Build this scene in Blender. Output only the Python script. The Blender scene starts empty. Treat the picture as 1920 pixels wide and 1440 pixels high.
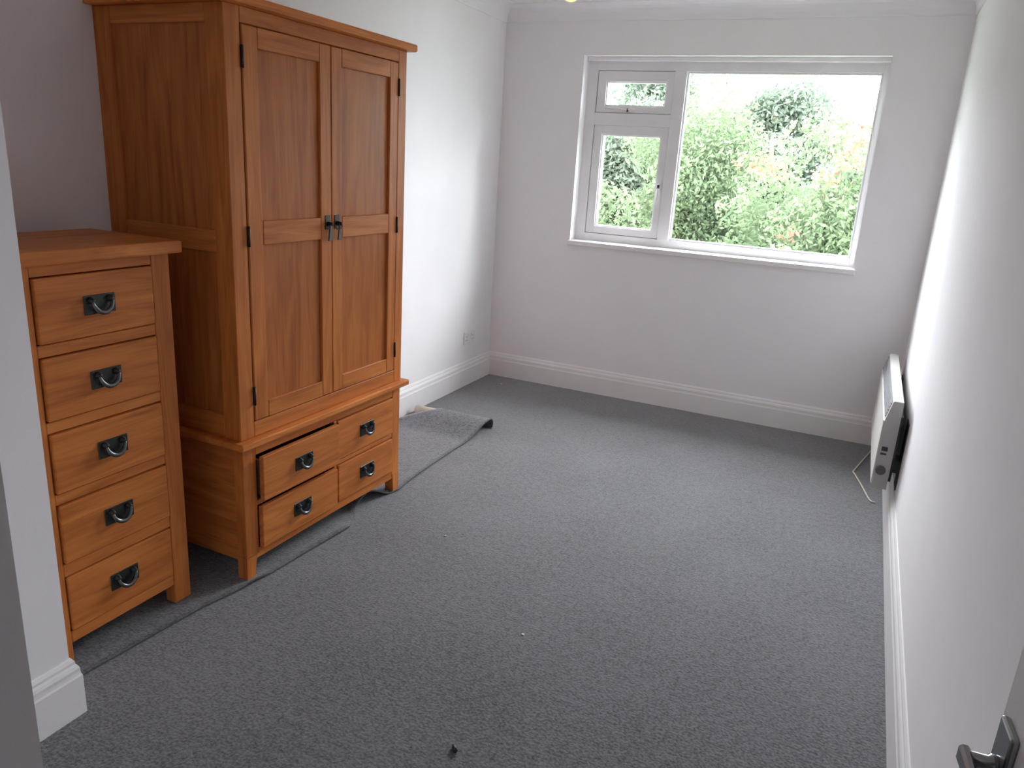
import bpy, bmesh, math, random
import numpy as np
from mathutils import Vector, Matrix
S = bpy.context.scene
COL = S.collection

# ------------------------------------------------------------------ camera
YAW, PITCH, ROLL, FPX = 0.420216, -0.285966, 0.062909, 1417.39
CAM = Vector((2.39081, -4.89476, 1.52734))
cy_, sy_, cp_, sp_ = math.cos(YAW), math.sin(YAW), math.cos(PITCH), math.sin(PITCH)
fwd = Vector((-sy_*cp_, cy_*cp_, sp_)); r0 = Vector((cy_, sy_, 0)); u0 = r0.cross(fwd)
cr_, sr_ = math.cos(ROLL), math.sin(ROLL)
right = r0*cr_ + u0*sr_; up = u0*cr_ - r0*sr_
cd = bpy.data.cameras.new('camera'); cam = bpy.data.objects.new('camera', cd); COL.objects.link(cam)
M = Matrix((right, up, -fwd)).transposed().to_4x4(); M.translation = CAM
cam.matrix_world = M
cd.sensor_width = 36.0; cd.lens = FPX/1920*36.0; cd.clip_start = 0.02; cd.clip_end = 200
S.camera = cam

# ------------------------------------------------------------------ world, light, exposure
SKY = 39.0
wd = bpy.data.worlds.new('overcast_sky'); S.world = wd; wd.use_nodes = True
nt = wd.node_tree; nt.nodes.clear()
tc = nt.nodes.new('ShaderNodeTexCoord'); sep = nt.nodes.new('ShaderNodeSeparateXYZ')
mr = nt.nodes.new('ShaderNodeMapRange'); mr.inputs['From Min'].default_value = 0.0; mr.inputs['From Max'].default_value = 1.0
mr.inputs['To Min'].default_value = 0.75; mr.inputs['To Max'].default_value = 1.05
bg = nt.nodes.new('ShaderNodeBackground'); bg.inputs['Color'].default_value = (0.905, 0.93, 1.0, 1)
mul = nt.nodes.new('ShaderNodeMath'); mul.operation = 'MULTIPLY'; mul.inputs[1].default_value = SKY
wo = nt.nodes.new('ShaderNodeOutputWorld')
nt.links.new(tc.outputs['Generated'], sep.inputs[0]); nt.links.new(sep.outputs['Z'], mr.inputs['Value'])
nt.links.new(mr.outputs[0], mul.inputs[0]); nt.links.new(mul.outputs[0], bg.inputs['Strength'])
nt.links.new(bg.outputs[0], wo.inputs['Surface'])
S.view_settings.view_transform = 'Standard'; S.view_settings.look = 'None'
S.view_settings.gamma = 1.0; S.view_settings.use_curve_mapping = False
S.view_settings.exposure = 0.0
S.cycles.max_bounces = 14; S.cycles.diffuse_bounces = 8; S.cycles.transparent_max_bounces = 16
S.cycles.sample_clamp_indirect = 40.0
# light portal filling the window opening (guides sky sampling, emits nothing of its own)
pl = bpy.data.lights.new('window_portal', 'AREA'); pl.shape = 'RECTANGLE'; pl.size = 1.79; pl.size_y = 1.2
pl.cycles.is_portal = True
po = bpy.data.objects.new('window_portal', pl); COL.objects.link(po)
po.location = (1.457, 0.21, 1.61); po.rotation_euler = (math.radians(-90), 0, 0)

# ------------------------------------------------------------------ room sizes
W = 2.7086; HS = 0.173; ZC = 2.496; ZV = 2.3986
WX0, WX1, WZ0, WZ1 = 0.565, 2.348, 1.013, 2.203

# ------------------------------------------------------------------ materials
def new_mat(name):
    m = bpy.data.materials.new(name); m.use_nodes = True
    b = m.node_tree.nodes['Principled BSDF']; return m, m.node_tree, b
def plain(name, col, rough=0.5, metal=0.0, noise=0.0, nscale=8.0, bump=0.0, bscale=200.0, spec=0.5):
    m, t, b = new_mat(name)
    b.inputs['Roughness'].default_value = rough; b.inputs['Metallic'].default_value = metal
    b.inputs['Specular IOR Level'].default_value = spec
    tcn = t.nodes.new('ShaderNodeTexCoord')
    n = t.nodes.new('ShaderNodeTexNoise'); n.inputs['Scale'].default_value = nscale; n.inputs['Detail'].default_value = 5
    r = t.nodes.new('ShaderNodeValToRGB'); e = r.color_ramp.elements
    e[0].position = 0.3; e[1].position = 0.7
    e[0].color = [c*(1-noise) for c in col] + [1]; e[1].color = [min(1, c*(1+noise)) for c in col] + [1]
    t.links.new(tcn.outputs['Object'], n.inputs['Vector']); t.links.new(n.outputs['Fac'], r.inputs['Fac'])
    t.links.new(r.outputs['Color'], b.inputs['Base Color'])
    if bump:
        n2 = t.nodes.new('ShaderNodeTexNoise'); n2.inputs['Scale'].default_value = bscale; n2.inputs['Detail'].default_value = 3
        bp = t.nodes.new('ShaderNodeBump'); bp.inputs['Strength'].default_value = bump; bp.inputs['Distance'].default_value = 0.002
        t.links.new(tcn.outputs['Object'], n2.inputs['Vector']); t.links.new(n2.outputs['Fac'], bp.inputs['Height'])
        t.links.new(bp.outputs['Normal'], b.inputs['Normal'])
    return m
def wood(name, axis, tint=(1, 1, 1), rough=0.42):
    m, t, b = new_mat(name); N = t.nodes.new; L = t.links.new
    tcn = N('ShaderNodeTexCoord'); oi = N('ShaderNodeObjectInfo')
    off = N('ShaderNodeVectorMath'); off.operation = 'MULTIPLY_ADD'
    comb = N('ShaderNodeCombineXYZ')
    for i in range(3): L(oi.outputs['Random'], comb.inputs[i])
    off.inputs[1].default_value = (7.3, 3.1, 5.7)
    L(comb.outputs[0], off.inputs[0]); L(tcn.outputs['Object'], off.inputs[2])
    def stretched(along, across):
        mp = N('ShaderNodeMapping'); s = [across]*3; s[axis] = along; mp.inputs['Scale'].default_value = s
        L(off.outputs[0], mp.inputs['Vector']); return mp
    a = stretched(0.9, 9.0); n1 = N('ShaderNodeTexNoise'); n1.inputs['Scale'].default_value = 2.2
    n1.inputs['Detail'].default_value = 5; n1.inputs['Distortion'].default_value = 1.6; L(a.outputs[0], n1.inputs['Vector'])
    c = stretched(3.0, 120.0); n2 = N('ShaderNodeTexNoise'); n2.inputs['Scale'].default_value = 1.6
    n2.inputs['Detail'].default_value = 3; L(c.outputs[0], n2.inputs['Vector'])
    mix = N('ShaderNodeMath'); mix.operation = 'MULTIPLY_ADD'; mix.inputs[1].default_value = 0.35
    L(n2.outputs['Fac'], mix.inputs[0]); L(n1.outputs['Fac'], mix.inputs[2])
    r = N('ShaderNodeValToRGB'); e = r.color_ramp.elements
    cols = [(0.36, 0.104, 0.024), (0.525, 0.165, 0.038), (0.66, 0.236, 0.058)]
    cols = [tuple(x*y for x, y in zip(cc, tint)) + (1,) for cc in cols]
    e[0].position = 0.40; e[0].color = cols[0]; e[1].position = 0.95; e[1].color = cols[2]
    k = e.new(0.66); k.color = cols[1]
    L(mix.outputs[0], r.inputs['Fac'])
    # small dark knots
    kn = N('ShaderNodeTexVoronoi'); kn.inputs['Scale'].default_value = 2.4; km = stretched(1.0, 2.4); L(km.outputs[0], kn.inputs['Vector'])
    kr = N('ShaderNodeValToRGB'); kr.color_ramp.elements[0].position = 0.015; kr.color_ramp.elements[0].color = (0.45, 0.4, 0.35, 1)
    kr.color_ramp.elements[1].position = 0.055; kr.color_ramp.elements[1].color = (1, 1, 1, 1)
    L(kn.outputs['Distance'], kr.inputs['Fac'])
    mx = N('ShaderNodeMix'); mx.data_type = 'RGBA'; mx.blend_type = 'MULTIPLY'; mx.inputs['Factor'].default_value = 1.0
    L(r.outputs['Color'], mx.inputs['A']); L(kr.outputs['Color'], mx.inputs['B'])
    L(mx.outputs['Result'], b.inputs['Base Color'])
    b.inputs['Roughness'].default_value = rough; b.inputs['Specular IOR Level'].default_value = 0.22
    bp = N('ShaderNodeBump'); bp.inputs['Strength'].default_value = 0.12; bp.inputs['Distance'].default_value = 0.001
    L(n2.outputs['Fac'], bp.inputs['Height']); L(bp.outputs['Normal'], b.inputs['Normal'])
    return m
def carpet_mat(name, base, contrast=0.55):
    m, t, b = new_mat(name); N = t.nodes.new; L = t.links.new
    tcn = N('ShaderNodeTexCoord')
    n1 = N('ShaderNodeTexNoise'); n1.inputs['Scale'].default_value = 115; n1.inputs['Detail'].default_value = 3
    n2 = N('ShaderNodeTexNoise'); n2.inputs['Scale'].default_value = 38; n2.inputs['Detail'].default_value = 4
    n3 = N('ShaderNodeTexNoise'); n3.inputs['Scale'].default_value = 3.0; n3.inputs['Detail'].default_value = 3
    for n in (n1, n2, n3): L(tcn.outputs['Object'], n.inputs['Vector'])
    a = N('ShaderNodeMath'); a.operation = 'MULTIPLY_ADD'; a.inputs[1].default_value = 0.5
    L(n2.outputs['Fac'], a.inputs[0]); L(n1.outputs['Fac'], a.inputs[2])
    a2 = N('ShaderNodeMath'); a2.operation = 'MULTIPLY_ADD'; a2.inputs[1].default_value = 0.22
    L(n3.outputs['Fac'], a2.inputs[0]); L(a.outputs[0], a2.inputs[2])
    r = N('ShaderNodeValToRGB'); e = r.color_ramp.elements
    e[0].position = 0.62; e[1].position = 1.0
    e[0].color = [c*(1-contrast) for c in base] + [1]; e[1].color = [c*(1+contrast) for c in base] + [1]
    L(a2.outputs[0], r.inputs['Fac']); L(r.outputs['Color'], b.inputs['Base Color'])
    b.inputs['Roughness'].default_value = 0.95; b.inputs['Specular IOR Level'].default_value = 0.15
    b.inputs['Sheen Weight'].default_value = 0.55; b.inputs['Sheen Roughness'].default_value = 0.5
    bp = N('ShaderNodeBump'); bp.inputs['Strength'].default_value = 0.7; bp.inputs['Distance'].default_value = 0.004
    L(n1.outputs['Fac'], bp.inputs['Height']); L(bp.outputs['Normal'], b.inputs['Normal'])
    return m
def glass_mat():
    m = bpy.data.materials.new('window_glass'); m.use_nodes = True; t = m.node_tree; t.nodes.clear(); N = t.nodes.new; L = t.links.new
    fr = N('ShaderNodeFresnel'); fr.inputs['IOR'].default_value = 1.45
    ge = N('ShaderNodeNewGeometry'); mi = N('ShaderNodeMapRange')   # same reflectance from either side of the thin pane
    mi.inputs['To Min'].default_value = 1.45; mi.inputs['To Max'].default_value = 1/1.45
    L(ge.outputs['Backfacing'], mi.inputs['Value']); L(mi.outputs[0], fr.inputs['IOR'])
    tr = N('ShaderNodeBsdfTransparent'); tr.inputs['Color'].default_value = (0.96, 0.98, 0.97, 1)
    gl = N('ShaderNodeBsdfGlossy'); gl.inputs['Roughness'].default_value = 0.02
    mx = N('ShaderNodeMixShader'); o = N('ShaderNodeOutputMaterial')
    L(fr.outputs[0], mx.inputs[0]); L(tr.outputs[0], mx.inputs[1]); L(gl.outputs[0], mx.inputs[2]); L(mx.outputs[0], o.inputs['Surface'])
    return m
def leaf_mat(name, dark, mid, light, trans=0.5):
    m = bpy.data.materials.new(name); m.use_nodes = True; t = m.node_tree; t.nodes.clear(); N = t.nodes.new; L = t.links.new
    at = N('ShaderNodeAttribute'); at.attribute_name = 'tone'
    r = N('ShaderNodeValToRGB'); e = r.color_ramp.elements
    e[0].position = 0.0; e[0].color = dark + (1,); e[1].position = 1.0; e[1].color = light + (1,)
    k = e.new(0.5); k.color = mid + (1,)
    L(at.outputs['Fac'], r.inputs['Fac'])
    d = N('ShaderNodeBsdfDiffuse'); tr = N('ShaderNodeBsdfTranslucent'); mx = N('ShaderNodeMixShader'); mx.inputs[0].default_value = trans
    o = N('ShaderNodeOutputMaterial')
    L(r.outputs['Color'], d.inputs['Color']); L(r.outputs['Color'], tr.inputs['Color'])
    L(d.outputs[0], mx.inputs[1]); L(tr.outputs[0], mx.inputs[2]); L(mx.outputs[0], o.inputs['Surface'])
    return m
def emit_mat(name, col, strength):
    m, t, b = new_mat(name); b.inputs['Base Color'].default_value = (0.9, 0.8, 0.7, 1)
    b.inputs['Emission Color'].default_value = col + (1,); b.inputs['Emission Strength'].default_value = strength
    return m

PAINT = plain('white_wall_paint', (0.87, 0.847, 0.862), 0.85, noise=0.012, nscale=5, bump=0.05, bscale=120, spec=0.08)
CEILP = plain('white_ceiling_paint', (0.87, 0.855, 0.87), 0.8, noise=0.01, nscale=4, bump=0.05, bscale=90, spec=0.2)
GLOSS = plain('white_gloss_paint', (0.85, 0.825, 0.825), 0.32, noise=0.015, nscale=9, spec=0.5)
FRAME = plain('painted_window_frame', (0.82, 0.805, 0.82), 0.38, noise=0.03, nscale=7, spec=0.5)
CARPET = carpet_mat('grey_loop_carpet', (0.092, 0.090, 0.101), 0.6)
BACKING = plain('carpet_backing', (0.10, 0.098, 0.095), 0.9, noise=0.2, nscale=60)
WZ = wood('oak_grain_upright', 2); WY = wood('oak_grain_along', 1); WX = wood('oak_grain_deep', 0)
WPAN = wood('oak_panel_grain', 2, (0.84, 0.82, 0.86), 0.36)
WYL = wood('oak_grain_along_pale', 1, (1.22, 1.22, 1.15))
INSIDE = plain('unfinished_wood_inside', (0.22, 0.12, 0.06), 0.7, noise=0.15, nscale=12)
IRON = plain('dark_pewter_metal', (0.045, 0.048, 0.046), 0.42, 0.7, noise=0.25, nscale=60)
IRONB = plain('worn_pewter_metal', (0.15, 0.155, 0.155), 0.30, 0.95, noise=0.2, nscale=80)
BRASS = plain('dark_bronze_hinge', (0.05, 0.04, 0.03), 0.45, 0.8, noise=0.2, nscale=50)
GLASS = glass_mat()
CHROME = plain('chrome', (0.36, 0.365, 0.375), 0.22, 1.0, noise=0.03, nscale=20)
HEATW = plain('heater_cream_enamel', (0.80, 0.775, 0.73), 0.35, noise=0.015, nscale=12)
HEATG = plain('heater_end_shade_grey', (0.40, 0.39, 0.375), 0.45, noise=0.03, nscale=14)  # shaded look of the end face put into the base colour
HEATD = plain('heater_gap_shade_metal', (0.035, 0.035, 0.035), 0.6, noise=0.2, nscale=20)  # near-black colour stands in for the shadow between heater and wall
GRILLE = plain('heater_grille_grey', (0.33, 0.32, 0.34), 0.5, noise=0.05, nscale=20)
BLACKP = plain('black_plastic', (0.02, 0.02, 0.02), 0.4, noise=0.1, nscale=30)
CREAMP = plain('cream_cable', (0.72, 0.64, 0.50), 0.5, noise=0.05, nscale=30)
WHITEP = plain('white_socket_plastic', (0.80, 0.79, 0.77), 0.32, noise=0.01, nscale=20)
CARD = plain('cream_cardboard', (0.80, 0.70, 0.59), 0.8, noise=0.06, nscale=30)
CORD = plain('dark_red_cord', (0.12, 0.02, 0.02), 0.8, noise=0.1, nscale=90)
LINT = plain('white_lint', (0.75, 0.73, 0.68), 0.9, noise=0.1, nscale=200)
DOORP = plain('white_door_paint', (0.87, 0.85, 0.84), 0.35, noise=0.012, nscale=6, spec=0.5)
BULB = emit_mat('warm_bulb', (1.0, 0.42, 0.16), 2.2)
BARK = plain('bark', (0.17, 0.12, 0.085), 0.9, noise=0.35, nscale=14, bump=0.5, bscale=40)
PALEBARK = plain('pale_bark', (0.62, 0.58, 0.52), 0.9, noise=0.2, nscale=14, bump=0.3, bscale=40)
GRASS = plain('lawn', (0.05, 0.075, 0.03), 0.95, noise=0.35, nscale=6, bump=0.6, bscale=60)
BRICKW = plain('outside_render', (0.55, 0.50, 0.45), 0.9, noise=0.08, nscale=20)

# ------------------------------------------------------------------ mesh helpers
def nb(): return bmesh.new()
def box(bm, x0, x1, y0, y1, z0, z1, bev=0.0, seg=1, mi=0):
    vs = [bm.verts.new(v) for v in ((x0, y0, z0), (x1, y0, z0), (x1, y1, z0), (x0, y1, z0), (x0, y0, z1), (x1, y0, z1), (x1, y1, z1), (x0, y1, z1))]
    fs = [bm.faces.new([vs[i] for i in q]) for q in ((3, 2, 1, 0), (4, 5, 6, 7), (0, 1, 5, 4), (1, 2, 6, 5), (2, 3, 7, 6), (3, 0, 4, 7))]
    for f in fs: f.material_index = mi
    if bev:
        es = list({e for f in fs for e in f.edges})
        bmesh.ops.bevel(bm, geom=es, offset=bev, segments=seg, affect='EDGES', profile=0.5)
    return vs
def hull(bm, a, b, bev=0.0):
    """a, b: matching loops (4 points each) joined into a solid"""
    va = [bm.verts.new(p) for p in a]; vb = [bm.verts.new(p) for p in b]; n = len(a)
    fs = [bm.faces.new(va[::-1]), bm.faces.new(vb)]
    for i in range(n):
        fs.append(bm.faces.new((va[i], va[(i+1) % n], vb[(i+1) % n], vb[i])))
    bmesh.ops.recalc_face_normals(bm, faces=fs)
    if bev:
        es = list({e for f in fs for e in f.edges})
        bmesh.ops.bevel(bm, geom=es, offset=bev, segments=1, affect='EDGES', profile=0.5)
def tube(bm, pts, rad, n=10, cap=True, mi=0):
    pts = [Vector(p) for p in pts]
    rads = rad if isinstance(rad, (list, tuple)) else [rad]*len(pts)
    rings = []; ref = None
    for i, p in enumerate(pts):
        d = (pts[min(i+1, len(pts)-1)] - pts[max(i-1, 0)]).normalized()
        if ref is None:
            ref = Vector((0, 0, 1)) if abs(d.z) < 0.9 else Vector((1, 0, 0))
        a = (ref - d*ref.dot(d)).normalized(); b = d.cross(a); ref = a
        rings.append([bm.verts.new(p + (a*math.cos(2*math.pi*k/n) + b*math.sin(2*math.pi*k/n))*rads[i]) for k in range(n)])
    for r, q in zip(rings, rings[1:]):
        for k in range(n):
            f = bm.faces.new((r[k], r[(k+1) % n], q[(k+1) % n], q[k])); f.smooth = True; f.material_index = mi
    if cap:
        bm.faces.new(rings[0][::-1]).material_index = mi; bm.faces.new(rings[-1]).material_index = mi
def lathe(bm, prof, origin, axis='Z', n=24):
    rings = []; o = Vector(origin)
    for r, h in prof:
        ring = []
        for k in range(n):
            a = 2*math.pi*k/n; c, s = r*math.cos(a), r*math.sin(a)
            v = {'Z': (c, s, h), 'X': (h, c, s), 'Y': (s, h, c)}[axis]
            ring.append(bm.verts.new(o + Vector(v)))
        rings.append(ring)
    for r, q in zip(rings, rings[1:]):
        for k in range(n):
            f = bm.faces.new((r[k], r[(k+1) % n], q[(k+1) % n], q[k])); f.smooth = True
    bm.faces.new(rings[0][::-1]); bm.faces.new(rings[-1])
def sweep(bm, prof, P0, P1, nrm, e0=0, e1=0):
    """profile of (d,z) run from P0 to P1 along a wall; d is measured from the wall along nrm; e = -1 inside mitre, +1 outside mitre"""
    P0 = Vector((P0[0], P0[1], 0)); P1 = Vector((P1[0], P1[1], 0)); t = (P1-P0).normalized(); n = Vector((nrm[0], nrm[1], 0))
    A = [bm.verts.new(P0 - t*(e0*d) + n*d + Vector((0, 0, z))) for d, z in prof]
    B = [bm.verts.new(P1 + t*(e1*d) + n*d + Vector((0, 0, z))) for d, z in prof]
    fs = [bm.faces.new(A), bm.faces.new(B[::-1])]
    k = len(prof)
    for i in range(k):
        fs.append(bm.faces.new((A[i], A[(i+1) % k], B[(i+1) % k], B[i])))
    bmesh.ops.recalc_face_normals(bm, faces=fs)
def obj(name, bm, mat, parent=None, label=None, kind=None):
    me = bpy.data.meshes.new(name)
    bmesh.ops.recalc_face_normals(bm, faces=bm.faces[:])
    bm.to_mesh(me); bm.free()
    for m in (mat if isinstance(mat, (list, tuple)) else [mat]): me.materials.append(m)
    o = bpy.data.objects.new(name, me); COL.objects.link(o)
    if parent is not None: o.parent = parent
    if label: o['label'] = label
    if kind: o['kind'] = kind
    return o
def share(name, me, parent, loc=(0, 0, 0), rot=(0, 0, 0)):
    o = bpy.data.objects.new(name, me); COL.objects.link(o); o.parent = parent; o.location = loc; o.rotation_euler = rot; return o
def thing(name, label, cat, loc=(0, 0, 0), rz=0.0, group=None):
    o = bpy.data.objects.new(name, None); COL.objects.link(o); o.empty_display_size = 0.1
    o.location = loc; o.rotation_euler = (0, 0, rz); o['label'] = label; o['category'] = cat
    if group: o['group'] = group
    return o
def tag(o, label, cat, group=None):
    o['label'] = label; o['category'] = cat
    if group: o['group'] = group
    return o
def struct(name, bm, mat, label=None): return obj(name, bm, mat, None, label, 'structure')
def one_box(*a, **k):
    bm = nb(); box(bm, *a, **k); return bm

# ------------------------------------------------------------------ the room shell
YH = -6.3   # far end of the hall behind the camera
struct('floor', one_box(-0.12, W+0.12, YH-0.1, 0.2, -0.12, 0.0), CARPET, 'grey loop pile carpet over the whole floor')
struct('ceiling', one_box(-0.12, W+0.12, YH-0.1, 0.2, ZC, ZC+0.25), CEILP, 'white painted ceiling')
TB = 0.20   # back wall thickness
bm = nb()
box(bm, -0.12, WX0, 0, TB, -0.12, ZC+0.1); box(bm, WX1, W+0.12, 0, TB, -0.12, ZC+0.1)
box(bm, WX0, WX1, 0, TB, -0.12, WZ0); box(bm, WX0, WX1, 0, TB, WZ1, ZC+0.1)
struct('wall_back', bm, PAINT, 'white wall with the window')
struct('added_eaves', one_box(-1.5, W+1.5, TB, TB+0.32, 2.42, 2.50), BRICKW, 'added eaves board outside above the window, cutting high sky light')  # unseen overhang, added to hold high skylight off the floor and walls
struct('wall_left', one_box(-0.12, 0, YH, 0, -0.05, ZC+0.05), PAINT, 'white wall behind the oak furniture')
struct('wall_right', one_box(W, W+0.12, YH, 0, -0.05, ZC+0.05), PAINT, 'white wall carrying the panel heater')
PX, PY1, YF = 0.6448, -3.7888, -4.62
struct('wall_near_left', one_box(0, PX, YF, PY1, 0, ZC), PAINT, 'short projecting white wall beside the chest of drawers')
DX0, DX1, DZ = 1.912, 2.66, 2.0
bm = nb()
box(bm, 0, DX0, YF-0.1, YF, 0, ZC); box(bm, DX1, W, YF-0.1, YF, 0, ZC); box(bm, DX0, DX1, YF-0.1, YF, DZ, ZC)
struct('wall_front', bm, PAINT, 'white wall with the doorway, its edge at the left of the view')
bm = nb(); box(bm, 1.3, 1.4, YH, YF-0.1, 0, ZC); box(bm, 1.4, W, YH, YH+0.1, 0, ZC)
struct('wall_hall', bm, PAINT, 'walls of the hall outside the doorway')

SK = [(0, 0), (0.020, 0), (0.020, 0.118), (0.0175, 0.124), (0.0165, 0.132), (0.0165, 0.142), (0.0135, 0.150), (0.0095, 0.156), (0.009, 0.163), (0.006, 0.169), (0.004, HS), (0, HS)]
def skirting(name, *runs):
    bm = nb()
    for r in runs: sweep(bm, SK, *r)
    return struct(name, bm, GLOSS, 'white moulded skirting board')
skirting('baseboard_back', ((0, 0), (W, 0), (0, -1), -1, -1))
skirting('baseboard_left', ((0, PY1), (0, 0), (1, 0), -1, -1))
skirting('baseboard_right', ((W, 0), (W, YF), (-1, 0), -1, 0))
skirting('baseboard_near_left', ((PX, YF), (PX, PY1), (1, 0), 0, 1), ((PX, PY1), (0, PY1), (0, 1), 1, -1))
cv = [(0, ZC), (0, ZV), (0.006, ZV), (0.010, ZV+0.008)]
for k in range(7):
    a = math.radians(90*k/6); cv.append((0.088 - 0.078*math.cos(a), ZV + 0.010 + 0.078*math.sin(a)))
cv += [(0.098, ZC-0.006), (0.098, ZC)]
def coving(name, *r):
    bm = nb(); sweep(bm, cv, *r); o = struct(name, bm, CEILP, 'white concave coving'); return o
coving('trim_1', (0, 0), (W, 0), (0, -1), -1, -1)
coving('trim_2', (0, PY1), (0, 0), (1, 0), -1, -1)
coving('trim_3', (W, 0), (W, YF), (-1, 0), -1, 0)
coving('trim_4', (PX, PY1), (0, PY1), (0, 1), 1, -1)

# ------------------------------------------------------------------ window
win = bpy.data.objects.new('window_1', None); COL.objects.link(win); win['kind'] = 'structure'
win['label'] = 'white wooden window with a fixed pane, a casement and a small top vent'; win.location = (WX0, 0, WZ0)
def wobj(name, bm, mat, par=None, label=None):
    if par is None: bm.transform(Matrix.Translation((-WX0, 0, -WZ0)))
    else: bm.transform(Matrix.Translation((-WX0, 0, -WZ0)))
    return obj(name, bm, mat, par or win, label)
Y0, Y1 = 0.098, 0.165
FZ0, FZ1 = 1.040, WZ1
MX0, MX1 = 1.138, 1.212     # mullion
TZ0, TZ1 = 1.792, 1.868     # transom
bm = nb()
box(bm, WX0, 0.632, Y0, Y1, FZ0, FZ1, 0.001); box(bm, 2.318, WX1, Y0, Y1, FZ0, FZ1, 0.001)
box(bm, 0.632, 2.318, Y0, Y1, 2.126, FZ1, 0.001); box(bm, 0.632, 2.318, Y0, Y1, FZ0, 1.092, 0.001)
wobj('frame', bm, FRAME)
wobj('head_bead', one_box(WX0, WX1, 0.062, Y0, 2.178, WZ1, 0.004), FRAME)
wobj('mullion', one_box(MX0, MX1, Y0-0.004, Y1, 1.092, 2.126, 0.001), FRAME)
wobj('transom', one_box(0.632, MX0, Y0-0.003, Y1, TZ0, TZ1, 0.001), FRAME)
bm = nb(); g = 0.012    # glazing bead of the fixed light
fx0, fx1, fz0, fz1 = MX1, 2.318, 1.092, 2.126
box(bm, fx0, fx0+g, 0.112, 0.135, fz0, fz1, 0.002); box(bm, fx1-g, fx1, 0.112, 0.135, fz0, fz1, 0.002)
box(bm, fx0+g, fx1-g, 0.112, 0.135, fz0, fz0+g, 0.002); box(bm, fx0+g, fx1-g, 0.112, 0.135, fz1-g, fz1, 0.002)
wobj('glazing_bead', bm, FRAME)
wobj('pane', one_box(fx0, fx1, 0.136, 0.140, fz0, fz1), GLASS)
def sash(name, x0, x1, z0, z1, gx0, gx1, gz0, gz1, y):
    bm = nb(); yb = Y1
    box(bm, x0, gx0, y, yb, z0, z1, 0.001); box(bm, gx1, x1, y, yb, z0, z1, 0.001)
    box(bm, gx0, gx1, y, yb, gz1, z1, 0.001); box(bm, gx0, gx1, y, yb, z0, gz0, 0.001)
    h = 0.008   # inner putty bead
    box(bm, gx0, gx0+h, y+0.012, yb, gz0, gz1); box(bm, gx1-h, gx1, y+0.012, yb, gz0, gz1)
    box(bm, gx0+h, gx1-h, y+0.012, yb, gz1-h, gz1); box(bm, gx0+h, gx1-h, y+0.012, yb, gz0, gz0+h)
    s = wobj(name, bm, FRAME)
    wobj('pane', one_box(gx0, gx1, 0.136, 0.140, gz0, gz1), GLASS, s)
    return s
bm = nb()
for (x0, x1, z0, z1) in ((0.632, MX0, 1.092, TZ0), (0.632, MX0, TZ1, 2.126)):
    q = 0.02
    box(bm, x0, x0+q, Y1, Y1+0.012, z0, z1); box(bm, x1-q, x1, Y1, Y1+0.012, z0, z1); box(bm, x0+q, x1-q, Y1, Y1+0.012, z0, z0+q); box(bm, x0+q, x1-q, Y1, Y1+0.012, z1-q, z1)
wobj('rebate_stop', bm, FRAME)
cas = sash('casement_sash', 0.636, MX0-0.003, 1.095, 1.789, 0.692, 1.090, 1.140, 1.736, 0.104)
ven = sash('vent_sash', 0.636, MX0-0.003, 1.871, 2.123, 0.692, 1.090, 1.912, 2.062, 0.106)
# casement fastener: plate, pivot and hanging lever
bm = nb(); box(bm, 1.102, 1.126, 0.100, 0.108, 1.395, 1.470, 0.003); lathe(bm, [(0.009, 0), (0.009, -0.016), (0.006, -0.02)], (1.114, 0.101, 1.437), 'Y', 14)
tube(bm, [(1.114, 0.086, 1.437), (1.113, 0.080, 1.40), (1.112, 0.082, 1.345), (1.110, 0.078, 1.318)], [0.006, 0.0065, 0.006, 0.004], 10)
wobj('window_handle', bm, WHITEP, cas, 'white casement fastener hanging down')
wobj('lock_hole', one_box(1.106, 1.121, 0.0775, 0.0815, 1.414, 1.438, 0.001), BLACKP, cas)
# vent stay bar lying along the bottom of the vent with its pin
bm = nb(); tube(bm, [(0.700, 0.101, 1.897), (0.80, 0.098, 1.892), (0.845, 0.094, 1.888), (0.885, 0.097, 1.896), (0.90, 0.099, 1.899)], [0.004, 0.0055, 0.006, 0.006, 0.003], 10)
box(bm, 0.83, 0.885, 0.096, 0.113, 1.876, 1.883, 0.002)
wobj('stay_bar', bm, WHITEP, ven, 'white stay bar under the vent pane')
bm = nb(); lathe(bm, [(0.006, -0.008), (0.006, 0.010), (0.003, 0.013)], (0.853, 0.094, 1.885), 'Z', 12)
wobj('stay_pin', bm, BLACKP, ven)
bm = nb()
box(bm, WX0+0.001, WX1-0.001, -0.001, 0.12, WZ0+0.002, 1.042, 0.002)
box(bm, WX0-0.012, WX1+0.014, -0.020, 0.004, WZ0-0.006, 1.040, 0.006, 2)
wobj('window_sill', bm, GLOSS)

# ------------------------------------------------------------------ door leaf folded back along the right wall
door = bpy.data.objects.new('door_1', None); COL.objects.link(door); door['kind'] = 'structure'
door['label'] = 'white flush door open against the right wall with a chrome lever'
hx, hy = 2.652, YF; fxd, fyd = 2.6055, -4.062
door.location = (hx, hy, 0); ddx, ddy = fxd-hx, fyd-hy; DL = math.hypot(ddx, ddy); door.rotation_euler = (0, 0, math.atan2(ddy, ddx))
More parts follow.
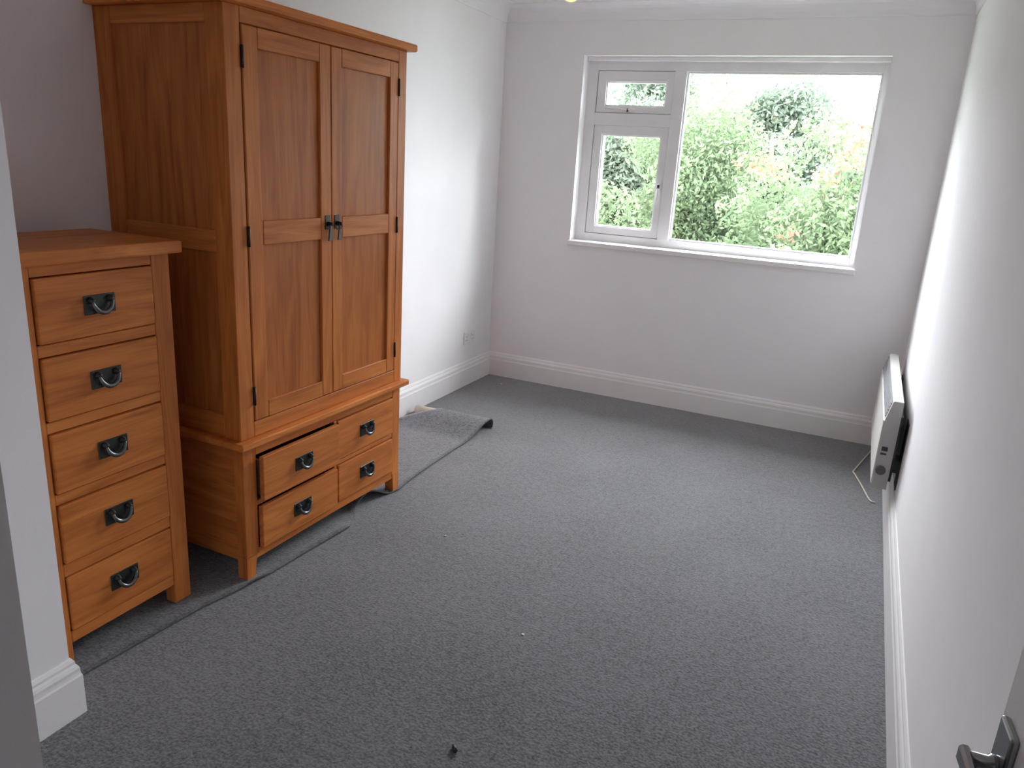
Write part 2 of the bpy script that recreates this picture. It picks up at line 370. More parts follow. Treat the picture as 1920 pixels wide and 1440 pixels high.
# local: +x from hinge to free edge, +y is the side facing the room
obj('door_leaf', one_box(0.0, DL, -0.036, 0.0, 0.012, 1.985, 0.002), DOORP, door)
hxl = DL - 0.040; hz = 0.968
bm = nb(); box(bm, hxl-0.021, hxl+0.021, 0.0, 0.008, hz-0.10, hz+0.048, 0.003, 2)
pl_ = obj('handle_plate', bm, CHROME, door, 'chrome lever back plate')
bm = nb(); lathe(bm, [(0.011, 0.007), (0.011, 0.013), (0.0085, 0.015), (0.0085, 0.034)], (hxl, 0, hz), 'Y', 18)
hull(bm, [(hxl+0.010, 0.030, hz-0.010), (hxl+0.010, 0.041, hz-0.010), (hxl+0.010, 0.041, hz+0.010), (hxl+0.010, 0.030, hz+0.010)],
     [(hxl-0.10, 0.029, hz-0.010), (hxl-0.10, 0.037, hz-0.010), (hxl-0.10, 0.037, hz+0.006), (hxl-0.10, 0.029, hz+0.006)], 0.003)
obj('lever', bm, CHROME, pl_)

# ------------------------------------------------------------------ wardrobe  (local: x out of the front, y along the front, z up)
DEP = 0.566; WW = 0.963; U0, U1 = -0.004, 0.968; ZM = 0.539
wr = thing('wardrobe', 'tall oak double wardrobe with panelled doors over four small drawers, dark iron handles', 'wardrobe', (0.5670, -3.0550, 0.0065), -0.01368)
B = 0.0025
def part(name, bm, mat, par=wr, label=None): return obj(name, bm, mat, par, label)
# base posts, tapered at the foot
for (u0_, u1_, inner) in ((0.0, 0.062, 1), (0.905, WW, -1)):
    for (v0, v1) in ((-0.045, 0.0), (-DEP, -DEP+0.045)):
        bm = nb(); box(bm, v0, v1, u0_, u1_, 0.085, 0.515, B)
        t = 0.020
        a = [(v0, u0_, 0.085), (v1, u0_, 0.085), (v1, u1_ - (0.010 if inner > 0 else 0), 0.085), (v0, u1_ - (0.010 if inner > 0 else 0), 0.085)]
        if inner > 0:
            b = [(v0, u0_, 0), (v1, u0_, 0), (v1, u1_-0.026, 0), (v0, u1_-0.026, 0)]
        else:
            a = [(v0, u0_+0.010, 0.085), (v1, u0_+0.010, 0.085), (v1, u1_, 0.085), (v0, u1_, 0.085)]
            b = [(v0, u0_+0.018, 0), (v1, u0_+0.018, 0), (v1, u1_, 0), (v0, u1_, 0)]
        hull(bm, a, b)
        part('leg', bm, WZ)
for u in (0.006, WW-0.022):
    bm = nb(); box(bm, -DEP+0.045, -0.045, u, u+0.016, 0.10, 0.515); box(bm, -DEP+0.045, -0.045, u-0.004 if u < .1 else u+0.004, u+0.012 if u < .1 else u+0.020, 0.07, 0.13, 0.002)
    part('side_panel', bm, WX)
part('back_panel', one_box(-DEP+0.002, -DEP+0.014, 0.062, 0.905, 0.08, 0.515), INSIDE)
part('base_board', one_box(-DEP+0.014, -0.02, 0.02, 0.943, 0.085, 0.097), INSIDE)
# apron with a shallow arch, rails, stile
bm = nb(); us = np.linspace(0.050, 0.912, 25)
def az(u): return 0.068 + 0.004*math.exp(-((u-0.48)/0.3)**2)
top_f = [bm.verts.new((-0.002, u, 0.106)) for u in us]; bot_f = [bm.verts.new((-0.002, u, az(u))) for u in us]
top_b = [bm.verts.new((-0.024, u, 0.106)) for u in us]; bot_b = [bm.verts.new((-0.024, u, az(u))) for u in us]
for i in range(24):
    bm.faces.new((top_f[i], bot_f[i], bot_f[i+1], top_f[i+1])); bm.faces.new((top_b[i+1], bot_b[i+1], bot_b[i], top_b[i]))
    bm.faces.new((bot_f[i], bot_b[i], bot_b[i+1], bot_f[i+1])); bm.faces.new((top_f[i+1], top_b[i+1], top_b[i], top_f[i]))
for i in (0, 24): bm.faces.new((top_f[i], top_b[i], bot_b[i], bot_f[i]))
part('apron', bm, WY)
part('drawer_rail', one_box(-0.024, -0.001, 0.062, 0.905, 0.470, 0.515, B), WY)
part('drawer_rail', one_box(-0.024, -0.001, 0.062, 0.905, 0.275, 0.296, 0.002), WY)
part('centre_stile', one_box(-0.024, -0.001, 0.494, 0.511, 0.106, 0.470, 0.002), WZ)
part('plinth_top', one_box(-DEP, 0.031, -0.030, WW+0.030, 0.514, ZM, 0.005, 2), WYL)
# pulls: one plate mesh and one bail mesh shared by every drawer
bm = nb(); box(bm, 0, 0.003, -0.049, 0.049, -0.027, 0.027, 0.0012)
for u in (-0.029, 0.029): lathe(bm, [(0.0095, 0.002), (0.0105, 0.006), (0.0075, 0.011), (0.006, 0.017), (0.003, 0.019)], (0, u, 0.013), 'X', 14)
for u in (-0.042, 0.042):
    for z in (-0.020, 0.020): lathe(bm, [(0.0028, 0.002), (0.0022, 0.0045)], (0, u, z), 'X', 8)
P_PLATE = bpy.data.meshes.new('pull_plate'); bmesh.ops.recalc_face_normals(bm, faces=bm.faces[:]); bm.to_mesh(P_PLATE); bm.free(); P_PLATE.materials.append(IRON)
bm = nb(); pts = []; rr = []
for k in range(15):
    a = math.pi + math.pi*k/14
    pts.append((0.014 + 0.006*math.sin(a-math.pi), 0.031*math.cos(a), 0.012 + 0.034*math.sin(a))); rr.append(0.0038 + 0.0036*math.sin(a-math.pi))
tube(bm, pts, rr, 10)
P_BAIL = bpy.data.meshes.new('bail_handle'); bmesh.ops.recalc_face_normals(bm, faces=bm.faces[:]); bm.to_mesh(P_BAIL); bm.free(); P_BAIL.materials.append(IRONB)
def drawer(par, u0_, u1_, z0, z1, out, depth, lab=None):
    bm = nb(); th = 0.020; v0 = out
    box(bm, v0-th, v0, u0_, u1_, z0, z1, 0.003, 2)                           # front
    b0, b1 = u0_+0.012, u1_-0.012; vb = v0-th-depth
    for (a, c) in ((b0, b0+0.010), (b1-0.010, b1)): box(bm, vb, v0-th, a, c, z0+0.012, z1-0.022, mi=1)
    box(bm, vb, vb+0.010, b0+0.010, b1-0.010, z0+0.012, z1-0.022, mi=1); box(bm, vb+0.010, v0-th, b0+0.010, b1-0.010, z0+0.012, z0+0.018, mi=1)
    d = obj('drawer', bm, (WY, INSIDE), par, lab)
    c = (v0, (u0_+u1_)/2, (z0+z1)/2)
    share('pull_plate', P_PLATE, d, c); share('bail_handle', P_BAIL, d, c)
    return d
drawer(wr, 0.065, 0.491, 0.298, 0.4665, 0.030, 0.42, 'upper left drawer standing slightly open')
drawer(wr, 0.065, 0.491, 0.108, 0.272, 0.019, 0.42, 'lower left drawer standing slightly open')
drawer(wr, 0.514, 0.902, 0.299, 0.4665, 0.005, 0.42)
drawer(wr, 0.514, 0.902, 0.108, 0.272, 0.006, 0.42)
# upper carcass
ZT = 1.920
for (v0, v1, u0_, u1_) in ((-0.075, 0, U0, 0.0605), (-DEP, -DEP+0.080, U0, U0+0.020), (-0.075, 0, 0.9125, U1), (-DEP, -DEP+0.080, U1-0.020, U1)):
    part('corner_post', one_box(v0, v1, u0_, u1_, ZM, ZT, 0.002), WZ)
for u0_ in (U0, U1-0.020):
    for (z0, z1) in ((ZM, 0.625), (1.180, 1.250), (1.866, ZT)):
        part('side_rail', one_box(-DEP+0.080, -0.075, u0_, u0_+0.020, z0, z1, 0.002), WX)
    for (z0, z1) in ((0.625, 1.180), (1.250, 1.866)):
        part('side_panel', one_box(-DEP+0.078, -0.073, u0_+0.008, u0_+0.015, z0-0.003, z1+0.003), WPAN)
part('back_panel', one_box(-DEP+0.001, -DEP+0.012, U0+0.02, U1-0.02, ZM, ZT), INSIDE)
part('front_rail', one_box(-0.022, 0, 0.0605, 0.9125, 1.8735, ZT, 0.002), WY)
part('front_rail', one_box(-0.022, 0, 0.0605, 0.9125, ZM, 0.5945, 0.002), WY)
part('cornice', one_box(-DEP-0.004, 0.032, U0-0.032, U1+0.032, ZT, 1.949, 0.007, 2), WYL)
def wdoor(u0_, u1_, pu0, pu1, hinge_u, out):
    d = bpy.data.objects.new('door', None); COL.objects.link(d); d.parent = wr
    v1 = out; v0 = out-0.021
    for (a, c) in ((u0_, pu0), (pu1, u1_)): obj('stile', one_box(v0, v1, a, c, 0.598, 1.8705, 0.003), WZ, d)
    for (z0, z1) in ((0.598, 0.658), (1.203, 1.281), (1.809, 1.8705)): obj('rail', one_box(v0, v1, pu0, pu1, z0, z1, 0.002), WY, d)
    for (z0, z1) in ((0.658, 1.203), (1.281, 1.809)): obj('panel', one_box(v0+0.003, v1-0.011, pu0-0.004, pu1+0.004, z0-0.004, z1+0.004), WPAN, d)
    for z in (0.690, 1.2345, 1.778):
        bm = nb(); tube(bm, [(v1+0.002, hinge_u, z-0.033), (v1+0.002, hinge_u, z+0.033)], 0.0045, 10)
        box(bm, v1-0.006, v1+0.001, hinge_u-0.003, hinge_u+0.003, z-0.031, z+0.031)
        obj('hinge', bm, BRASS, d)
    return d
dl = wdoor(0.0645, 0.4835, 0.131, 0.424, 0.0625, 0.003)
dr = wdoor(0.4875, 0.9085, 0.548, 0.852, 0.9105, 0.002)
def drop_handle(d, u, v):
    bm = nb(); box(bm, v, v+0.003, u-0.014, u+0.014, 1.238, 1.289, 0.001)
    lathe(bm, [(0.008, 0.002), (0.009, 0.010), (0.006, 0.018), (0.006, 0.024), (0.003, 0.026)], (v, u, 1.258), 'X', 14)
    h = obj('handle_plate', bm, IRON, d)
    bm = nb(); a = [(v+0.014, u-0.006, 1.258), (v+0.020, u-0.006, 1.258), (v+0.020, u+0.006, 1.258), (v+0.014, u+0.006, 1.258)]
    b = [(v+0.010, u-0.0105, 1.197), (v+0.016, u-0.0105, 1.197), (v+0.016, u+0.0105, 1.197), (v+0.010, u+0.0105, 1.197)]
    hull(bm, b, a, 0.0012); obj('drop_pull', bm, IRONB, d)
drop_handle(dl, 0.459, 0.003); drop_handle(dr, 0.514, 0.002)

# cord tying the two door pulls together
cm = Matrix.Translation((0.5670, -3.0550, 0.004)) @ Matrix.Rotation(-0.01368, 4, 'Z')
bm = nb(); tube(bm, [cm @ Vector(p) for p in ((0.026, 0.462, 1.262), (0.028, 0.474, 1.254), (0.027, 0.487, 1.241), (0.027, 0.500, 1.238), (0.025, 0.512, 1.244), (0.024, 0.516, 1.254))], 0.0014, 8)
tag(obj('cord_tie', bm, CORD), 'thin dark red cord looped between the two wardrobe door pulls', 'cord')

# ------------------------------------------------------------------ chest of drawers
ch = thing('chest_of_drawers', 'narrow oak chest of five drawers with a thick overhanging top, left of the wardrobe', 'chest of drawers', (0.46555, -3.22083, 0.0065), 0.00241)
CW = -0.500; CD = -0.365
for (u0_, u1_) in ((-0.066, 0.0), (CW, CW+0.062)):
    for (v0, v1) in ((-0.045, 0.0), (CD, CD+0.045)):
        obj('leg', one_box(v0, v1, u0_, u1_, 0, 1.190, B), WZ, ch)
for u in (-0.024, CW+0.006): obj('side_panel', one_box(CD+0.045, -0.045, u, u+0.018, 0.085, 1.190), WPAN, ch)
obj('back_panel', one_box(CD+0.002, CD+0.012, CW+0.062, -0.066, 0.08, 1.190), INSIDE, ch)
cz = [(0.114, 0.288), (0.334, 0.514), (0.552, 0.727), (0.766, 0.941), (0.981, 1.156)]
obj('apron', one_box(-0.024, -0.001, CW+0.062, -0.066, 0.072, 0.111, 0.003), WY, ch)
for (a, b) in ((0.291, 0.331), (0.517, 0.549), (0.730, 0.763), (0.944, 0.978), (1.159, 1.192)):
    obj('drawer_rail', one_box(-0.024, -0.001, CW+0.062, -0.066, a, b, 0.002), WY, ch)
obj('top', one_box(-0.377, 0.029, CW-0.029, 0.029, 1.1905, 1.2285, 0.006, 2), WY, ch)
for i, (z0, z1) in enumerate(cz):
    drawer(ch, CW+0.066, -0.070, z0, z1, 0.007 if i else 0.004, 0.29)

# ------------------------------------------------------------------ panel heater on the right wall
HY0, HY1 = -1.25, -0.15; HB, HT = 0.190, 0.607; HXB, HXF = W-0.043, W-0.104
ht = thing('panel_heater', 'slim cream electric panel heater mounted low on the right wall', 'heater', (W, (HY0+HY1)/2, HB))
def hp(name, bm, mat, par=ht, lab=None):
    bm.transform(Matrix.Translation((-W, -(HY0+HY1)/2, -HB))); return obj(name, bm, mat, par, lab)
zc_ = HT-0.092
prof = [(HXB, HB), (HXF+0.006, HB), (HXF, HB+0.008), (HXF, zc_), (HXB-0.042, HT-0.004), (HXB-0.038, HT), (HXB, HT)]
def prism(bm, pr, y0, y1):
    A = [bm.verts.new((x, y0, z)) for x, z in pr]; Bv = [bm.verts.new((x, y1, z)) for x, z in pr]; n = len(pr)
    fs = [bm.faces.new(A), bm.faces.new(Bv[::-1])] + [bm.faces.new((A[i], A[(i+1) % n], Bv[(i+1) % n], Bv[i])) for i in range(n)]
    bmesh.ops.recalc_face_normals(bm, faces=fs)
bm = nb(); prism(bm, prof, HY0+0.008, HY1-0.008); hp('body', bm, HEATW)
for (a, b) in ((HY0, HY0+0.008), (HY1-0.008, HY1)):
    bm = nb(); prism(bm, [(x + (0.001 if x > HXF+0.02 else 0.0), z) for x, z in prof], a, b); hp('end_cap', bm, HEATG, lab='heater end cap with its shade put into the grey')
# raised front panel and slanted outlet grille
hp('front_panel', one_box(HXF-0.006, HXF, HY0+0.012, HY1-0.012, HB+0.012, zc_-0.004, 0.002), HEATW)
sl = Vector((HXB-0.042-HXF, 0, HT-0.004-zc_)); sn = Vector((-sl.z, 0, sl.x)).normalized()
q0 = Vector((HXF, 0, zc_))
def slat(t0, t1, d0, d1, y0, y1):
    bm = nb(); a = q0+sl*t0; b = q0+sl*t1
    p = [a+sn*d0, a+sn*d1, b+sn*d1, b+sn*d0]
    prism(bm, [(v.x, v.z) for v in p], y0, y1); return bm
hp('grille_recess', slat(0.06, 0.94, 0.0, 0.0012, HY0+0.03, HY1-0.03), GRILLE)
for k in range(5): hp('slat', slat(0.10+0.17*k, 0.18+0.17*k, 0.001, 0.005, HY0+0.03, HY1-0.03), GRILLE)
bm = nb(); box(bm, 2.615, 2.640, HY0-0.004, HY0+0.001, 0.372, 0.392, 0.0015); hp('rocker_switch', bm, BLACKP, lab='black rocker switch')
bm = nb(); box(bm, 2.613, 2.638, HY0-0.004, HY0+0.001, 0.354, 0.362, 0.001); hp('rocker_switch', bm, BLACKP, lab='black rocker switch')
bm = nb(); lathe(bm, [(0.021, 0.001), (0.021, -0.010), (0.018, -0.014)], (2.628, HY0, 0.280), 'Y', 24); hp('thermostat_knob', bm, plain('knob_grey', (0.09, 0.085, 0.085), 0.5, noise=0.05), lab='dark round thermostat knob')
hp('back_plate', one_box(HXB, HXB+0.014, HY0+0.03, HY1-0.03, HB+0.03, HT-0.075, 0.002), HEATD)  # dark sheet deepening the shadow gap behind the heater
for y in (HY0+0.05, HY1-0.13):
    bm = nb(); box(bm, HXB+0.012, W, y, y+0.09, 0.26, 0.32, 0.002); box(bm, W-0.004, W, y-0.01, y+0.10, 0.18, 0.50, 0.001); hp('wall_bracket', bm, HEATD)
bm = nb()
pts = [(2.655, -0.20, 0.22), (2.660, -0.12, 0.10), (2.655, -0.06, 0.02), (2.644, -0.07, 0.006), (2.60, -0.28, 0.005), (2.555, -0.50, 0.005), (2.543, -0.565, 0.005), (2.551, -0.60, 0.005), (2.585, -0.74, 0.005), (2.615, -0.88, 0.005), (2.628, -0.935, 0.005), (2.640, -0.955, 0.006), (2.655, -0.952, 0.006)]
def smooth(p, n=4):
    p = [Vector(q) for q in p]; out = []
    for i in range(len(p)-1):
        a, b, c, d = p[max(i-1, 0)], p[i], p[i+1], p[min(i+2, len(p)-1)]
        for k in range(n):
            t = k/n; out.append(0.5*((2*b)+(c-a)*t+(2*a-5*b+4*c-d)*t*t+(3*b-a-3*c+d)*t**3))
    out.append(p[-1]); return out
tube(bm, smooth(pts), 0.0038, 8); hp('power_cable', bm, CREAMP, lab='cream power cable trailing on the carpet')

# ------------------------------------------------------------------ double socket on the left wall
so = thing('wall_socket', 'white double wall socket above the skirting near the far left corner', 'socket', (0, -0.335, 0.338))
obj('face_plate', one_box(0, 0.009, -0.075, 0.075, -0.044, 0.044, 0.003, 2), WHITEP, so)
for s in (-1, 1):
    obj('switch', one_box(0.008, 0.013, s*0.022-0.006, s*0.022+0.006, 0.010, 0.030, 0.0015), WHITEP, so)
    bm = nb(); box(bm, 0.0085, 0.0095, s*0.045-0.002, s*0.045+0.002, 0.004, 0.012)
    for q in (-1, 1): box(bm, 0.0085, 0.0095, s*0.045+q*0.011-0.0035, s*0.045+q*0.011+0.0035, -0.018, -0.014)
    obj('socket_holes', bm, BLACKP, so)

# ------------------------------------------------------------------ loose carpet strip along the left wall, cardboard tube under its curled end
ed = [(-3.765, 0.522), (-3.66, 0.527), (-3.255, 0.556), (-3.06, 0.592), (-2.95, 0.600), (-2.823, 0.606), (-2.62, 0.618), (-2.525, 0.622), (-2.46, 0.585), (-2.38, 0.545), (-2.28, 0.555), (-2.18, 0.572), (-2.10, 0.590), (-2.0, 0.578), (-1.8, 0.566), (-1.51, 0.556), (-1.30, 0.560), (-1.15, 0.567), (-1.0, 0.572)]
TUBE_Y, TUBE_R = -1.095, 0.028
rows = []   # (y, z, x_edge)
def edge_x(y):
    for (a, xa), (b, xb) in zip(ed, ed[1:]):
        if a <= y <= b: return xa + (xb-xa)*(y-a)/(b-a)
    return ed[-1][1]
ys = [e[0] for e in ed if e[0] < -1.40]
ys = sorted(set(ys + list(np.round(np.linspace(-2.6, -2.0, 25), 4)) + list(np.round(np.linspace(-3.7, -2.6, 16), 4)) + list(np.linspace(-2.0, -1.41, 9))))
for y in ys: rows.append((y, 0.001, edge_x(y)))
for y in np.linspace(-1.38, TUBE_Y-0.005, 12):
    t = (y+1.38)/(TUBE_Y-0.005+1.38); rows.append((y, 0.001 + (2*TUBE_R+0.002)*(t*t*(3-2*t)), edge_x(y)))
for k in range(1, 10):
    a = math.radians(90 - 18*k)
    rows.append((TUBE_Y + (TUBE_R+0.002)*math.cos(a), TUBE_R + 0.001 + (TUBE_R+0.002)*math.sin(a), 0.572))
TH = 0.0055; nx = 22; bm = nb(); top = []; bot = []
for i, (y, z, xe) in enumerate(rows):
    x0s = 0.024 if y < -1.30 else 0.024 + 0.20*min(1, (y+1.30)/0.20)
    ra, rb = [], []
    y0r, z0r = rows[max(i-1, 0)][:2]; y1r, z1r = rows[min(i+1, len(rows)-1)][:2]
    ty, tz = y1r-y0r, z1r-z0r; L_ = math.hypot(ty, tz); ny, nz = -tz/L_, ty/L_
    for j in range(nx+1):
        s = j/nx; x = x0s + (xe-x0s)*s
        lift = 0.0
        fs_ = max(0, (s-0.60)/0.40)
        if -2.42 < y < -2.15:      # the edge rucked up beside the wardrobe foot
            k_ = (-2.15-y)/0.14 if y > -2.29 else (y+2.42)/0.13
            lift = 0.056*(k_*k_*(3-2*k_))**0.8*fs_**1.2
        if -2.53 < y < -2.36: lift -= 0.0062*min(1, (y+2.53)/0.03, (-2.36-y)/0.03)*min(1, fs_*4)
        if -3.10 < y < -2.98: lift += 0.012*math.sin(math.pi*(y+3.10)/0.12)*max(0, (s-0.985)/0.015)
        lift += 0.004*max(0, (s-0.9)/0.1)*(1 if y > -2.95 else 0.3)*(0.5+0.5*math.sin(9*y))
        ra.append(bm.verts.new((x, y + ny*TH, z + nz*TH + lift))); rb.append(bm.verts.new((x, y, z + lift)))
    top.append(ra); bot.append(rb)
def quad(a, b, c, d, mi): f = bm.faces.new((a, b, c, d)); f.material_index = mi; f.smooth = mi == 0
n = len(rows)
for i in range(n-1):
    for j in range(nx):
        quad(top[i][j], top[i][j+1], top[i+1][j+1], top[i+1][j], 0); quad(bot[i][j], bot[i+1][j], bot[i+1][j+1], bot[i][j+1], 1)
    quad(top[i][nx], bot[i][nx], bot[i+1][nx], top[i+1][nx], 1); quad(top[i+1][0], bot[i+1][0], bot[i][0], top[i][0], 1)
for j in range(nx):
    quad(top[0][j+1], top[0][j], bot[0][j], bot[0][j+1], 1); quad(top[n-1][j], top[n-1][j+1], bot[n-1][j+1], bot[n-1][j], 0)
tag(obj('carpet_strip', bm, (CARPET, BACKING)), 'loose strip of grey carpet along the left wall with its far end curled over', 'carpet')
bm = nb()
ri, ro = TUBE_R-0.004, TUBE_R
xa, xb = 0.062, 0.46; rings = []
for (x, r) in ((xa, ri), (xa, ro), (xb, ro), (xb, ri)):
    rings.append([bm.verts.new((x, TUBE_Y+r*math.cos(2*math.pi*k/24), ro+r*math.sin(2*math.pi*k/24))) for k in range(24)])
for q in range(4):
    a, b = rings[q], rings[(q+1) % 4]
    for k in range(24):
        f = bm.faces.new((a[k], a[(k+1) % 24], b[(k+1) % 24], b[k])); f.smooth = q in (1, 3)
tag(obj('cardboard_tube', bm, CARD), 'cream cardboard tube poking out under the curled carpet end', 'tube')

# ------------------------------------------------------------------ bits lying on the carpet
bm = nb(); tube(bm, [(1.616, -3.398, 0.006), (1.622, -3.405, 0.007), (1.632, -3.414, 0.006)], [0.005, 0.0062, 0.0055], 10)
tag(obj('plastic_cap', bm, BLACKP), 'small black plastic cap on the carpet at the bottom of the view', 'debris')
for (x, y, lab) in ((0.209, -0.199, 'white scrap on the carpet in the far left corner below the socket'), (1.002, -2.374, 'white speck of lint on the carpet level with the wardrobe feet'), (1.571, -2.841, 'white speck of lint on the open carpet in mid room, nearest the black cap')):
    bm = nb(); bmesh.ops.create_icosphere(bm, subdivisions=1, radius=0.005)
    rnd = random.Random(int(1000*x))
    for v in bm.verts: v.co = Vector((v.co.x*(0.8+0.9*rnd.random()), v.co.y*(0.8+0.5*rnd.random()), max(0, v.co.z*0.5+0.002)))
    o = tag(obj('carpet_lint', bm, LINT), lab, 'debris', 'white lint on the carpet'); o.location = (x, y, 0)

# ------------------------------------------------------------------ pendant bulb
bx_, by_ = 1.437, -2.50
pe = thing('pendant_lamp', 'bare glowing pendant bulb hanging at the top edge of the view', 'lamp', (bx_, by_, ZC))
BZ = 2.0095 - ZC
bm = nb(); lathe(bm, [(0.002, BZ), (0.012, BZ+0.0025), (0.021, BZ+0.009), (0.0285, BZ+0.022), (0.030, BZ+0.032), (0.027, BZ+0.046), (0.018, BZ+0.068), (0.013, BZ+0.082)], (0, 0, 0), 'Z', 24); obj('bulb', bm, BULB, pe)
bm = nb(); lathe(bm, [(0.014, BZ+0.080), (0.019, BZ+0.086), (0.019, BZ+0.125), (0.010, BZ+0.140)], (0, 0, 0), 'Z', 20); obj('lamp_holder', bm, WHITEP, pe)
bm = nb(); tube(bm, [(0, 0, BZ+0.138), (0, 0, -0.02)], 0.0035, 8); obj('flex', bm, WHITEP, pe)
bm = nb(); lathe(bm, [(0.010, -0.030), (0.035, -0.022), (0.040, 0.0)], (0, 0, 0), 'Z', 20); obj('ceiling_rose', bm, WHITEP, pe)

# ------------------------------------------------------------------ garden outside
GZ = -2.7
struct('lawn', one_box(-22, 22, 0.3, 45, GZ-0.2, GZ), GRASS, 'lawn outside below the window')
L_GREEN = leaf_mat('leaf_green', (0.088, 0.12, 0.066), (0.112, 0.15, 0.084), (0.145, 0.18, 0.11))
L_BLUE = leaf_mat('leaf_cool_green', (0.07, 0.096, 0.074), (0.09, 0.12, 0.096), (0.12, 0.15, 0.12))
L_YEL = leaf_mat('leaf_yellow_green', (0.085, 0.11, 0.056), (0.118, 0.14, 0.074), (0.15, 0.165, 0.098))
L_RUST = leaf_mat('leaf_rust', (0.13, 0.08, 0.05), (0.20, 0.115, 0.075), (0.24, 0.16, 0.11))
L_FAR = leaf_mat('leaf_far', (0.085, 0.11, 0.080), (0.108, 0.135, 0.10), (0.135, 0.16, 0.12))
def leaves(rng, centres, radii, per, size, sx=1.0):
    P = []; T = []
    for (c, r) in zip(centres, radii):
        k = int(per*r*r)
        d = rng.normal(size=(k, 3)); d /= np.linalg.norm(d, axis=1)[:, None]
        rad = r*(0.55 + 0.5*rng.random(k))[:, None]
        P.append(np.array(c) + d*rad*np.array([1, 1, 0.85])); T.append(np.clip(0.42 + 0.16*rng.normal(size=k) + 0.18*rng.normal(), 0, 1))
    P = np.concatenate(P); T = np.concatenate(T); n = len(P)
    a = rng.normal(size=(n, 3)); a /= np.linalg.norm(a, axis=1)[:, None]
    h = rng.normal(size=(n, 3)); b = np.cross(a, h); b /= np.linalg.norm(b, axis=1)[:, None]
    s = size*(0.6+0.8*rng.random(n))[:, None]
    V = np.stack([P-a*s, P+b*s*0.42-a*s*0.1, P+a*s, P-b*s*0.42-a*s*0.1], 1).reshape(-1, 3)
    return V, T
def leaf_mesh(name, V, T, mat, parent):
    n = len(T); me = bpy.data.meshes.new(name)
    me.vertices.add(4*n); me.vertices.foreach_set('co', V.astype(np.float32).ravel())
    me.loops.add(4*n); me.loops.foreach_set('vertex_index', np.arange(4*n, dtype=np.int32))
    me.polygons.add(n); me.polygons.foreach_set('loop_start', np.arange(0, 4*n, 4, dtype=np.int32))
    at = me.attributes.new('tone', 'FLOAT', 'FACE'); at.data.foreach_set('value', T.astype(np.float32))
    me.materials.append(mat); me.update(calc_edges=True)
    o = bpy.data.objects.new(name, me); COL.objects.link(o); o.parent = parent; o['kind'] = 'stuff'; return o
def tree(seed, name, label, cat, x, y, ztop, rx, zlow, mat, per=520, size=0.075, nclump=34, trunk=0.12, extra=None, bark=None, group='trees and shrubs outside the window'):
    rng = np.random.default_rng(seed); t = thing(name, label, cat, (x, y, GZ), 0, group)
    zc = (ztop+zlow)/2 - GZ; hz_ = (ztop-zlow)/2
    C = []; R = []
    for k in range(nclump):
        d = rng.normal(size=3); d /= np.linalg.norm(d); q = rng.random()**0.45*0.82
        r = rx*(0.24+0.20*rng.random())
        C.append((d[0]*rx*q, d[1]*rx*q*0.8, zc + d[2]*(hz_-r*0.6)*q*1.1)); R.append(r)
    V, T = leaves(rng, C, R, per, size)
    leaf_mesh('foliage', V, T, mat, t)
    if extra:
        m2, cs = extra; V, T = leaves(rng, [c[:3] for c in cs], [c[3] for c in cs], per, size*0.9); leaf_mesh('tinted_foliage', V, T, m2, t)
    bm = nb(); H = zc + hz_*0.45
    tube(bm, [(0, 0, -0.02), (0.03, 0.0, H*0.35), (-0.04, 0.03, H*0.7), (0.02, 0.0, H)], [trunk, trunk*0.8, trunk*0.55, trunk*0.2], 10)
    for k in range(min(9, nclump)):
        c = Vector(C[k]); s = Vector((0, 0, max(0.3, min(H*0.9, c.z*0.72)))); tube(bm, [s, (s+c)/2 + Vector((0, 0, 0.08)), c], [trunk*0.35, trunk*0.22, trunk*0.08], 6)
    obj('trunk', bm, bark or BARK, t)
    return t
K = dict(per=1700, size=0.047)
tree(1, 'leafy_tree', 'broad bright green leafy tree filling the middle of the big pane', 'tree', -0.55, 9.9, 3.45, 1.75, -1.6, L_GREEN, nclump=58, **K)
tree(2, 'leafy_tree', 'green tree with rust coloured sprays at the right of the big pane', 'tree', 1.60, 7.2, 2.75, 1.35, -1.6, L_GREEN, nclump=52, **K,
     extra=(L_RUST, [(-0.92, -0.85, 4.41, 0.17), (-0.68, -0.9, 4.40, 0.20), (-0.42, -0.95, 4.34, 0.19), (0.30, -0.9, 4.70, 0.24), (0.42, -0.85, 4.50, 0.22), (0.18, -0.95, 4.28, 0.18), (0.50, -0.8, 4.84, 0.17), (-0.2, -0.9, 3.5, 0.16)]))
tree(3, 'leafy_tree', 'green tree close behind the casement pane', 'tree', -2.35, 7.3, 2.35, 1.30, -1.6, L_GREEN, nclump=50, **K)
tree(4, 'garden_shrub', 'yellow green shrub at the lower right of the big pane', 'shrub', 1.75, 4.9, 0.95, 0.80, -1.6, L_YEL, nclump=36, trunk=0.05, per=1300, size=0.045)
tree(5, 'garden_shrub', 'pale green shrub low behind the casement pane', 'shrub', -1.25, 5.0, 1.20, 0.62, -1.6, L_YEL, nclump=32, trunk=0.05, per=1300, size=0.045)
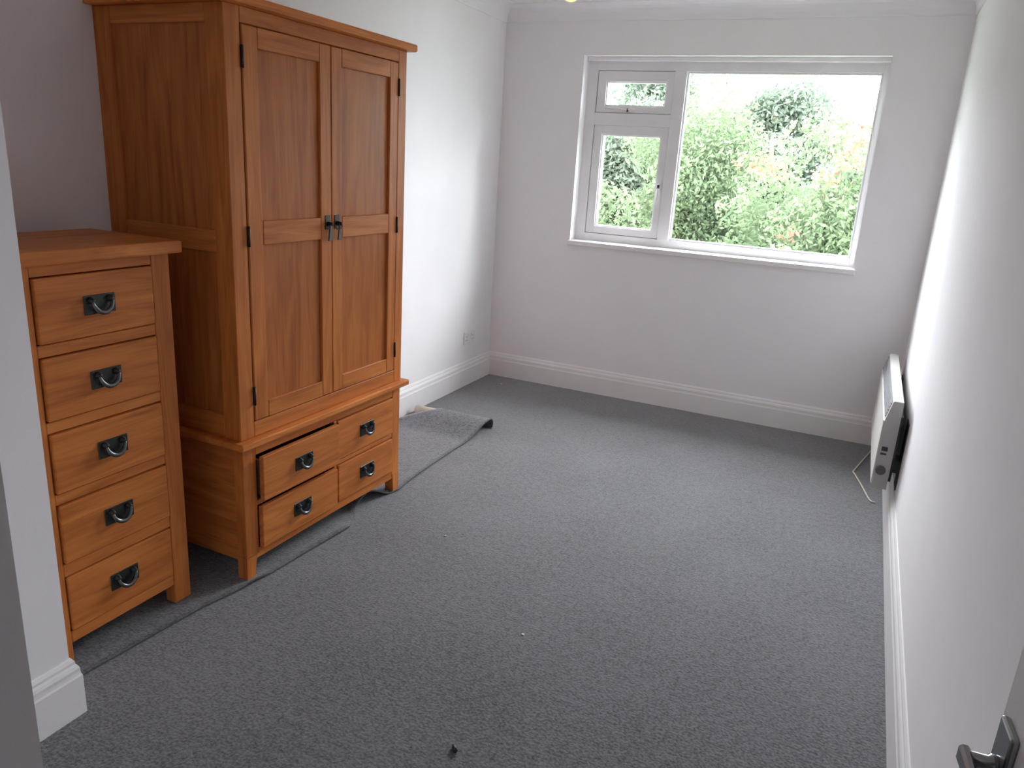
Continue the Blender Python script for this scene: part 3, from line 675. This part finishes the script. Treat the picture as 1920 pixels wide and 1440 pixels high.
tree(6, 'garden_shrub', 'mid green shrub at the bottom centre of the big pane', 'shrub', 0.25, 4.9, 0.85, 0.72, -1.6, L_GREEN, nclump=34, trunk=0.05, per=1300, size=0.045)
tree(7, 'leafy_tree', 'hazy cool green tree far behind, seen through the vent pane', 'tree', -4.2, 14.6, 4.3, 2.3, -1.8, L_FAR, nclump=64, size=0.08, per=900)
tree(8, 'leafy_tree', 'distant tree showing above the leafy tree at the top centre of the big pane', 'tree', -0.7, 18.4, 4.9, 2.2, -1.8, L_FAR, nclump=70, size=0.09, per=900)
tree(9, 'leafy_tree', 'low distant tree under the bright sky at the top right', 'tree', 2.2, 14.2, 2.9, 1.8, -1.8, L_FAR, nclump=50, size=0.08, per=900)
tree(10, 'leafy_tree', 'unseen tree raised to cut sky light beyond the right edge of the window', 'tree', 5.4, 11.5, 4.6, 1.9, -1.7, L_GREEN, nclump=44, per=600)  # out of frame; made tall to dim light reaching the left side
tree(11, 'leafy_tree', 'unseen tree raised to cut sky light beyond the left edge of the window', 'tree', -6.2, 9.6, 4.4, 1.9, -1.7, L_GREEN, nclump=44, per=600)  # out of frame; made tall to dim light reaching the right wall
tree(12, 'leafy_tree', 'near tree added out of view to block sky light from the right of the window', 'tree', 6.2, 6.0, 5.6, 2.1, -1.7, L_GREEN, nclump=44, per=600)  # added light blocker, lowers the skylight on the left wall
tree(13, 'leafy_tree', 'near tree added out of view to block sky light from the left of the window', 'tree', -4.9, 5.0, 5.6, 2.1, -1.7, L_GREEN, nclump=44, per=600)  # added light blocker, lowers the skylight on the right wall
tree(14, 'leafy_tree', 'tree added out of view beside the house to block sky along the left', 'tree', -7.6, 2.7, 5.2, 1.9, -1.7, L_GREEN, nclump=44, per=700)  # added to stop sky light skimming the house front from the left
tree(15, 'leafy_tree', 'tree added out of view beside the house to block sky along the right', 'tree', 9.6, 2.7, 5.2, 1.9, -1.7, L_GREEN, nclump=44, per=700)  # added to stop sky light skimming the house front from the right
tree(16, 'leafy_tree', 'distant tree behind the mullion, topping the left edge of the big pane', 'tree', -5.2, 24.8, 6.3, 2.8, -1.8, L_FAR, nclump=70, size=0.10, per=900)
